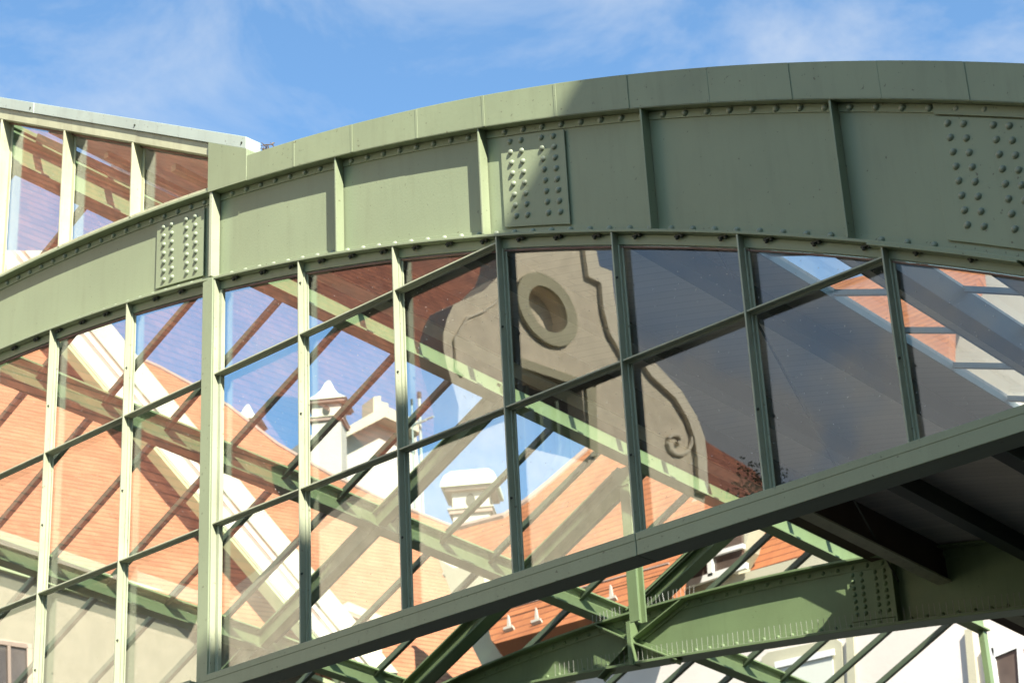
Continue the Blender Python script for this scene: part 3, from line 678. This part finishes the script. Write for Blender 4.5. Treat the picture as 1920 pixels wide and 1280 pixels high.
# middle house
MH = thing('tiled_house', at_d((600, 1000), 60), 'long orange tiled roof stepping down behind the middle panes', 'house')
D2 = 56
slab('roof', [(180, 640), (300, 692), (385, 738), (430, 765), (520, 835), (620, 893), (657, 910), (710, 935), (777, 962), (832, 984), (905, 1012), (905, 1290), (700, 1330), (300, 1330)], (600, 1000), D2, TD, slopeT, m_tile, MH, .4)
rg = []
for p in [(180, 638), (300, 690), (385, 736), (430, 763), (520, 833), (620, 891), (657, 908), (710, 933), (777, 960), (832, 982), (905, 1010)]:
    a_, b_, n_ = axes(TD, slopeT); p0 = at_d((600, 1000), D2); n_ = n_ if n_.dot(EYE - p0) > 0 else -n_; rg.append(on_plane(p, p0, n_))
q = MB(); q.tube(rg, .08, 6); q.build('ridge_tiles', m_pink, MH)
# dormer with pediment
def boxhouse(name, label, cx, cy, d, wpx, hpx, parts, rot=.6, cat='chimney'):
    pass
def px_m(d): return d / FPX
# pyramid-capped chimney turrets, real boxes turned at an angle
def turret(px, d, half, hgt, label, capm=m_spire, rot=.62, dome=False):
    c = at_d(px, d)                               # point: middle of the eave
    u = px_m(d); h = half * u; H_ = hgt * u; r = thing('chimney_turret', (c.x, c.y, c.z - H_), label, 'chimney turret')
    ca, sa = math.cos(rot), math.sin(rot)
    def P(a, b_, z): return V((c.x + a * ca - b_ * sa, c.y + a * sa + b_ * ca, c.z + z))
    def block(m_, name, s, z0, z1): 
        q = MB(); q.hexa([P(-s, -s, z0), P(s, -s, z0), P(s, s, z0), P(-s, s, z0)], [P(-s, -s, z1), P(s, -s, z1), P(s, s, z1), P(-s, s, z1)]); return q.build(name, m_, r, .02)
    block(m_white, 'shaft', h * .78, -H_, -h * .15)
    block(m_pink, 'cornice', h * .92, -h * 1.15, -h * .98); block(m_cream, 'cornice', h * .98, -h * .97, -h * .90)
    block(m_pink, 'eave', h * 1.05, -h * .16, 0.0)
    q = MB()                                       # concave tent roof
    if not dome:
        lv = [(1.16, .0), (1.0, .12), (.62, .45), (.36, .85), (.2, 1.25), (.09, 1.45), (0.03, 1.5)]
    else:
        lv = [(1.2, .0), (1.18, .25), (1.05, .55), (.8, .8), (.45, .95), (.1, 1.0)]
    vs = []; fs = []
    for s, z in lv: vs += [P(-s * h, -s * h, z * h), P(s * h, -s * h, z * h), P(s * h, s * h, z * h), P(-s * h, s * h, z * h)]
    for i in range(len(lv) - 1):
        for j in range(4): fs.append((4 * i + j, 4 * i + (j + 1) % 4, 4 * i + 4 + (j + 1) % 4, 4 * i + 4 + j))
    fs += [(3, 2, 1, 0), tuple(range(len(vs) - 4, len(vs)))]
    q.add(vs, fs); q.build('cap', capm, r)
    for fx, fy in ((0, -1), (1, 0)):                # round smoke holes on the two seen faces
        q = MB(); s = h * .785; pts = []
        for k in range(14):
            t = 2 * math.pi * k / 14; e = h * .20 * math.cos(t); z = -h * .55 + h * .30 * math.sin(t)
            pts.append(P(e, -s, z) if fy else P(s, e, z))
        dd = (P(0, -.02, 0) - P(0, 0, 0)) if fy else (P(.02, 0, 0) - P(0, 0, 0)); q.prism(pts, dd); q.build('smoke_hole', m_dark, r)
    return r
turret((617, 762), 78, 35, 260, 'tall white turret with pointed pale cap and round holes, in front of blue sky')
turret((465, 796), 80, 27, 120, 'smaller turret with pointed pale cap above the orange roof ridge')
turret((886, 926), 74, 44, 130, 'squat white chimney turret with rounded pale dome, low behind the glass', dome=True)
# white block with low gable
WB = thing('white_building', at_d((700, 850), 84), 'blank white rendered building with shallow pale gable beside the tall turret', 'building')
wallm('wall', [(583, 815), (655, 812), (722, 778), (780, 806), (790, 960), (583, 925)], (700, 850), 84, TD, m_white, WB, 3)
wallm('roof', [(650, 801), (722, 760), (790, 792), (790, 812), (722, 781), (650, 818)], (700, 850), 83, TD, m_cream, WB, 4)
wallm('chimney', [(700, 744), (714, 742), (714, 752), (728, 756), (728, 770), (700, 776)], (700, 850), 84.5, TD, m_cream, WB, 1)
# small gabled dormer between the roofs
DG = thing('dormer', at_d((655, 1180), 50), 'small white gabled dormer with moulded pediment on the middle tiled roof', 'dormer')
wallm('wall', [(590, 1180), (655, 1150), (716, 1172), (716, 1330), (590, 1330)], (655, 1180), 50, TD, m_white, DG, 1.5)
wallm('pediment', [(584, 1166), (653, 1127), (722, 1156), (724, 1172), (654, 1145), (584, 1182)], (655, 1180), 49.8, TD, m_cream, DG, 1.8)
wallm('moulding', [(586, 1182), (654, 1146), (720, 1172), (720, 1178), (654, 1152), (586, 1188)], (655, 1180), 49.7, TD, m_pink, DG, .3)
# aerial masts
for px0, px1, r, lab in (((786, 742), (792, 1000), .055, 'tall pale aerial mast with dark tip rising over the roofs'), ((772, 755), (775, 980), .03, 'thin aerial mast close left of the taller one')):
    A = at_d(px0, 76); B = at_d(px1, 76); B.x = A.x; B.y = A.y
    t = thing('aerial_mast', B, lab, 'mast'); MB().tube([B, A], r, 8).build('pole', m_cap, t); MB().tube([A - V((0, 0, .1)), A + V((0, 0, .15))], r * 1.5, 8).build('tip', m_dark, t)
    q = MB(); c = A.lerp(B, .22); q.beam(c - V((.7, 0, 0)), c + V((.7, 0, 0)), (0, 1, 0), (0, 0, 1), -.03, .03, -.03, .03); q.build('crossbar', m_cap, t)
# right tiled house
RH = thing('tiled_house', at_d((1050, 1050), 46), 'bright orange tiled house with hipped roof and snow guards behind the king post', 'house')
D3 = 44
rp = [(843, 994), (948, 967), (988, 940), (1028, 907), (1082, 860), (1150, 800), (1260, 820), (1330, 900), (1330, 1000), (1275, 1030), (1262, 1118), (1122, 1152), (928, 1206), (921, 1199), (905, 1130), (860, 1050)]
slab('roof', rp, (1050, 1050), D3, (-1, 0, 0), slopeX, m_tile2, RH, .35)
a_, b_, n_ = axes((-1, 0, 0), slopeX); p0 = at_d((1050, 1050), D3); n_ = n_ if n_.dot(EYE - p0) > 0 else -n_
q = MB(); q.tube([on_plane(p, p0, n_) for p in rp[:6]], .10, 6); q.build('ridge_tiles', m_pink, RH)
wallm('wall', [(822, 1048), (850, 1064), (905, 1064), (921, 1198), (1122, 1151), (1262, 1117), (1262, 1400), (915, 1400), (905, 1250), (872, 1185), (850, 1120)], (930, 1200), D3 + .1, (-1, 0, 0), m_cream, RH, .5)
q = MB()
for i, p in enumerate(((838, 1080), (953, 1183), (1005, 1170), (1075, 1145), (1100, 1140), (1145, 1128))):
    c = on_plane(p, p0, n_); q.prism([c, c + V((.10, 0, 0)), c + V((.06, 0, .3)), c + V((.04, 0, .3))], n_ * .06)
    q.prism([c + V((-.08, 0, -.02)), c + V((.18, 0, -.02)), c + V((.18, 0, .03)), c + V((-.08, 0, .03))], n_ * .09)
q.build('snow_guards', m_white, RH)
for pa, pb in (((905, 1140), (1262, 1040)), ((912, 1165), (1262, 1068))):
    A = on_plane(pa, p0, n_) + n_ * .16; B = on_plane(pb, p0, n_) + n_ * .16; MB().tube([A, B], .025, 6).build('snow_rail', m_pink, RH)
# baroque dormer at the right
DH = thing('dormer_house', at_d((1330, 1060), 42), 'greenish white baroque gable with white framed window below the tie beam', 'house')
wallm('wall', [(1236, 1150), (1262, 1092), (1275, 1040), (1268, 1000), (1280, 960), (1330, 900), (1400, 930), (1408, 985), (1396, 1030), (1380, 1058), (1378, 1078), (1530, 1036), (1700, 990), (1700, 1500), (1236, 1500)], (1330, 1060), 42, (-1, 0, 0), m_cream, DH, .5)
wallm('window', [(1283, 1020), (1390, 990), (1392, 1058), (1285, 1092)], (1330, 1050), 41.9, (-1, 0, 0), m_brownwin, DH, .08)
for pl in ([(1279, 1016), (1288, 1014), (1290, 1092), (1281, 1095)], [(1323, 1003), (1332, 1001), (1336, 1078), (1327, 1081)], [(1288, 1048), (1392, 1018), (1392, 1026), (1288, 1056)], [(1270, 1093), (1398, 1053), (1398, 1064), (1272, 1106)]):
    wallm('window_frame', pl, (1330, 1050), 41.8, (-1, 0, 0), m_frame, DH, .1)
slab('roof', [(1396, 985), (1420, 930), (1560, 940), (1640, 1005), (1530, 1034), (1384, 1076), (1386, 1055), (1400, 1025)], (1450, 1020), 42.5, (-1, 0, 0), slopeX, m_tile2, DH, .3)
# bottom right white house front
WH = thing('white_house', at_d((1600, 1220), 38), 'sunlit white house front with beige framed window below the rear girder', 'house')
wallm('wall', [(1080, 1185), (2100, 1060), (2100, 1500), (1080, 1500)], (1500, 1230), 38, (-1, 0, 0), mat('bright white plaster', (.68, .61, .54), .9, .2, .3, 12, .06, .8), WH, .4)
wallm('window_surround', [(1428, 1232), (1440, 1222), (1566, 1196), (1578, 1204), (1584, 1320), (1428, 1340)], (1500, 1230), 37.95, (-1, 0, 0), m_cream, WH, .05)
wallm('window', [(1455, 1250), (1560, 1226), (1566, 1320), (1456, 1330)], (1500, 1230), 37.9, (-1, 0, 0), mat('pale window blind', (.62, .62, .54), .4, .5), WH, .03)
wallm('window_frame', [(1452, 1240), (1562, 1215), (1563, 1227), (1453, 1252)], (1500, 1230), 37.85, (-1, 0, 0), m_frame, WH, .05)
for pl in ([(1586, 1195), (1600, 1192), (1606, 1320), (1590, 1320)], [(1808, 1180), (1822, 1177), (1836, 1320), (1820, 1320)]):
    wallm('wall_moulding', pl, (1500, 1230), 37.9, (-1, 0, 0), m_cream, WH, .08)
wallm('window', [(1866, 1232), (1905, 1216), (1960, 1210), (1970, 1320), (1876, 1320)], (1500, 1230), 37.9, (-1, 0, 0), m_brownwin, WH, .03)
for pl in ([(1846, 1200), (1860, 1196), (1878, 1330), (1862, 1330)], [(1858, 1214), (1905, 1200), (1906, 1214), (1862, 1232)], [(1905, 1196), (1914, 1194), (1926, 1330), (1914, 1330)]):
    wallm('window_frame', pl, (1500, 1230), 37.85, (-1, 0, 0), m_frame, WH, .08)
# building seen through the skylights
SH = thing('tiled_house', at_d((1650, 600), 48), 'orange roof and white wall showing through the skylight slots', 'house')
slab('roof', [(1460, 570), (1560, 530), (1640, 512), (1700, 470), (1830, 440), (1838, 520), (1780, 606), (1776, 760), (1500, 720)], (1650, 600), 48, (-1, 0, 0), slopeX, m_tile2, SH, .3)
wallm('wall', [(1776, 606), (1838, 520), (1834, 400), (2000, 380), (2050, 900), (1700, 900), (1774, 700)], (1850, 650), 48.2, (-1, 0, 0), m_white, SH, .4)

# ================================================================== BUILDING ACROSS THE SQUARE (seen only mirrored in the panes)
YM = 8.802
def mir(p): return V((p.x, 2 * YM - p.y, p.z))
XG = -26.0
def gx_(px, x=XG):
    r = ray(px); return mir(EYE + r * (x / r.x))
def r6(x, y): return (760 + x / 2.977, 430 + y / 2.977)
GB = thing('gabled_building', (XG, -8, 0), 'tall stucco house with curved baroque gable and round opening, mirrored in the panes', 'building')
out_l = [r6(*p) for p in ((560, -260), (530, 20), (516, 165), (490, 240), (410, 320), (300, 370), (240, 400), (205, 480), (184, 560), (185, 640), (205, 740), (240, 850), (270, 960))]
out_r = [r6(*p) for p in ((980, -300), (1010, -120), (1025, 60), (1050, 190), (1120, 215), (1130, 330), (1150, 450), (1200, 600), (1240, 700), (1330, 790), (1450, 920), (1540, 1070), (1580, 1180), (1592, 1290), (1600, 1500))]
topc = [r6(*p) for p in ((620, -360), (720, -430), (840, -440), (930, -390))]
lowl = [(850, 800), (400, 1150), (0, 1018), (-350, 900)]
outline = out_l[::-1] + topc[::1]
outline = topc + out_r + [(1297, 1900), (-350, 1900)] + lowl[::-1] + out_l[::-1]
wb = bmesh.new()
def gfill(outl, holes, th, name, m_, parent, x=XG, proud=0):
    """flat wall in the plane x = const with openings, given thickness"""
    bm = bmesh.new(); loops = [outl] + holes; edges = []
    for lp in loops:
        vs = [bm.verts.new(p) for p in lp]
        for i in range(len(vs)): edges.append(bm.edges.new((vs[i], vs[(i + 1) % len(vs)])))
    bmesh.ops.triangle_fill(bm, use_beauty=True, edges=edges, use_dissolve=False)
    fs = bm.faces[:]
    ret = bmesh.ops.extrude_face_region(bm, geom=fs)
    for v in [g_ for g_ in ret['geom'] if isinstance(g_, bmesh.types.BMVert)]: v.co.x -= th
    bmesh.ops.recalc_face_normals(bm, faces=bm.faces)
    o3 = origin(parent)
    for v in bm.verts: v.co -= o3
    me = bpy.data.meshes.new(name); bm.to_mesh(me); bm.free()
    return link_mesh(name, me, m_, parent)
def pl3(pts, x=XG): return [gx_(p, x) for p in pts]
cxr = [gx_(r6(*p)) for p in ((590, 300), (930, 520), (700, 222), (850, 663))]
oc = V((XG, sum(p.y for p in cxr) / 4, sum(p.z for p in cxr) / 4)); ry = abs(cxr[0].y - cxr[1].y) / 2; rz = abs(cxr[2].z - cxr[3].z) / 2
def ell(f, n=40, x=XG): return [V((x, oc.y + ry * f * math.cos(2 * math.pi * i / n), oc.z + rz * f * math.sin(2 * math.pi * i / n))) for i in range(n)]
wn = pl3([r6(*p) for p in ((628, 778), (1010, 905), (1045, 1330), (640, 1230))])
wn2 = pl3([(-120, 1180), (60, 1205), (62, 1500), (-120, 1500)])
gfill(pl3(outline), [ell(.64), wn, wn2], .7, 'wall', m_stucco, GB)
gfill([V((XG + .10, p.y, p.z)) for p in ell(1.0)], [[V((XG + .10, p.y, p.z)) for p in ell(.64)]], .099, 'oculus_ring', m_ring, GB)
MB().prism([V((XG - .34, p.y, p.z)) for p in ell(.8)], (-.05, 0, 0)).build('oculus_back', m_stucco, GB)
# raised edge moulding: outline band on the right, ending in a scroll
inner = [r6(*p) for p in ((905, -300), (945, -120), (965, 70), (990, 245), (1060, 280), (1075, 430), (1110, 560), (1180, 680), (1290, 840), (1420, 960), (1490, 1080), (1524, 1180), (1540, 1290), (1548, 1480))]
band = pl3(out_r) + pl3(inner)[::-1]
gfill([V((XG + .12, p.y, p.z)) for p in band], [], .119, 'edge_band', m_band, GB)
sc_ = [r6(*p) for p in ((1520, 1175), (1518, 1215), (1500, 1252), (1465, 1272), (1428, 1268), (1398, 1243), (1386, 1212), (1392, 1180), (1414, 1162), (1440, 1164), (1456, 1182), (1454, 1204), (1440, 1212))]
MB().tube([V((XG + .04, p.y, p.z)) for p in pl3(sc_)], [.05] * 10 + [.045, .04, .06], 8).build('scroll', m_band, GB)
innl = [r6(*p) for p in ((520, 330), (470, 390), (400, 440), (310, 475), (240, 600), (250, 760), (290, 800))]
MB().tube([V((XG + .03, p.y, p.z)) for p in pl3(innl)], .03, 6).build('edge_band', m_band, GB)
ln = pl3([r6(*p) for p in ((600, 700), (1075, 862), (1078, 905), (600, 752))])
gfill([V((XG + .15, p.y, p.z)) for p in ln], [], .149, 'lintel', m_ring, GB)
jb = pl3([r6(*p) for p in ((1020, 880), (1075, 890), (1085, 1300), (1045, 1300))])
gfill([V((XG + .08, p.y, p.z)) for p in jb], [], .079, 'window_surround', m_ring, GB)
for nm, quad in (('window', wn), ('window', wn2)):
    q = MB(); q.prism([V((XG - .45, p.y, p.z)) for p in quad], (-.05, 0, 0)); q.build(nm, m_window, GB)
q = MB(); a, c = wn[0], wn[1]
for f in (.28, .55, .8):
    p = a.lerp(c, f); q.box(XG - .44, XG - .36, p.y - .05, p.y + .05, wn[2].z, p.z)
q.build('window_frame', m_bars2, GB)
# eaves cornice on the low wall left of the gable
ce = pl3([(-350, 870), (0, 990), (400, 1120), (400, 1146), (0, 1016), (-350, 898)], XG + .5)
gfill(ce, [], .6, 'cornice', m_band, GB, x=XG + .5)
# its tiled roof rising behind the eaves
a = V((0, -1, 0)); bvec = V((-.60, 0, .80)); nn = V((.80, 0, .60)); p0v = V((XG - .4, 0, gx_((0, 1010), XG).z))
def rv(px):
    r = ray(px); return mir(EYE + r * ((p0v - EYE).dot(nn) / r.dot(nn)))
rpx = [(-350, 40), (-350, 893), (0, 1010), (400, 1146), (960, 1330), (1000, 900), (1000, 420), (760, 330), (420, 120)]
q = MB(); q.prism([rv(p) for p in rpx], V((-.8, 0, -.6)) * .3)
q.build('roof', m_tile3, GB, frame=(Matrix((a, bvec, a.cross(bvec))).transposed(), p0v))
# small red roof right of the gable, with a bush over it
a2 = V((0, -1, 0)); 
def rv2(px, X=XG - 6):
    r = ray(px); n2 = nn; p2 = V((X, 0, 14)); return mir(EYE + r * ((p2 - EYE).dot(n2) / r.dot(n2)))
SR = thing('red_roofed_house', (XG - 8, -24, 0), 'small dark red tiled roof beside the mirrored gable', 'house')
q = MB(); q.prism([rv2(p) for p in ((1270, 800), (1300, 834), (1330, 852), (1385, 885), (1424, 925), (1430, 985), (1270, 1000))], V((-.8, 0, -.6)) * .3)
q.build('roof', m_tile3, SR, frame=(Matrix((a, bvec, a.cross(bvec))).transposed(), V((XG - 6, 0, 14))))
# bush behind the red roof
rr_ = ray((1412, 912)); tc_ = mir(EYE + rr_ * ((XG - 9) / rr_.x))
TR = thing('tree', (tc_.x, tc_.y, 0), 'small dark leafy tree behind the red roof, mirrored low in a pane', 'tree')
MB().tube([(tc_.x, tc_.y, 0), (tc_.x + .1, tc_.y, tc_.z * .6), (tc_.x, tc_.y, tc_.z)], [.2, .14, .05], 8).build('trunk', m_twig, TR)
q = MB(); m_leaf = mat('dark green leaves', (.05, .075, .025), .7, .3, 0, 10, .3, 3)
for i in range(1300):
    k = random.random() ** .4; d = V((random.gauss(0, 1), random.gauss(0, 1), random.gauss(0, 1))).normalized()
    c = V((tc_.x, tc_.y, tc_.z - .35)) + V((d.x * 1.1, d.y * 1.3, d.z * 1.2)) * k * (1 + .3 * math.sin(d.x * 7 + d.z * 5))
    a_ = V((random.gauss(0, 1), random.gauss(0, 1), random.gauss(0, 1))).normalized() * .07; b_ = a_.orthogonal().normalized() * .035
    q.add([c - a_, c + b_, c + a_, c - b_], [(0, 1, 2, 3)])
q.build('crown', m_leaf, TR)
# tall neighbour that throws the slanting shade over the right of the front
edge = [V((-6.873, 8.8, 6.885 + H)), V((-7.614, 8.8, 6.171 + H)), V((-8.603, 8.8, 5.249 + H)), V((-9.594, 8.8, 4.515 + H)), V((-10.35, 8.8, 4.063 + H))]
t = (8.8 - 2.0) / .340 * 1.0
sh = V((.714, -.34, .612)) * t
ed = [p + sh for p in edge]
ext_hi = ed[0] + (ed[0] - ed[1]).normalized() * 14; ext_lo = ed[-1] + (ed[-1] - ed[-2]).normalized() * 1.0
prof = [(ext_lo.x, 2), (ext_lo.x, ext_lo.z)] + [(p.x, p.z) for p in ed[::-1]] + [(ext_hi.x, ext_hi.z), (ext_hi.x + 14, ext_hi.z), (ext_hi.x + 14, 2)]
NB = thing('neighbour_house', (prof[0][0], 2, 0), 'tall plastered neighbour house with sloping gable standing right of the viewpoint', 'house')
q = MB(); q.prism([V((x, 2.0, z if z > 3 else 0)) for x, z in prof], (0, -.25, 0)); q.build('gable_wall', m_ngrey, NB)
q = MB(); q.prism([V((x + 1.6, 8.0, max(0, z - 2.2) if z > 3 else 0)) for x, z in prof], (0, -24, 0)); q.build('wall', m_ngrey, NB)  # deep unseen body added to block sky light from the right
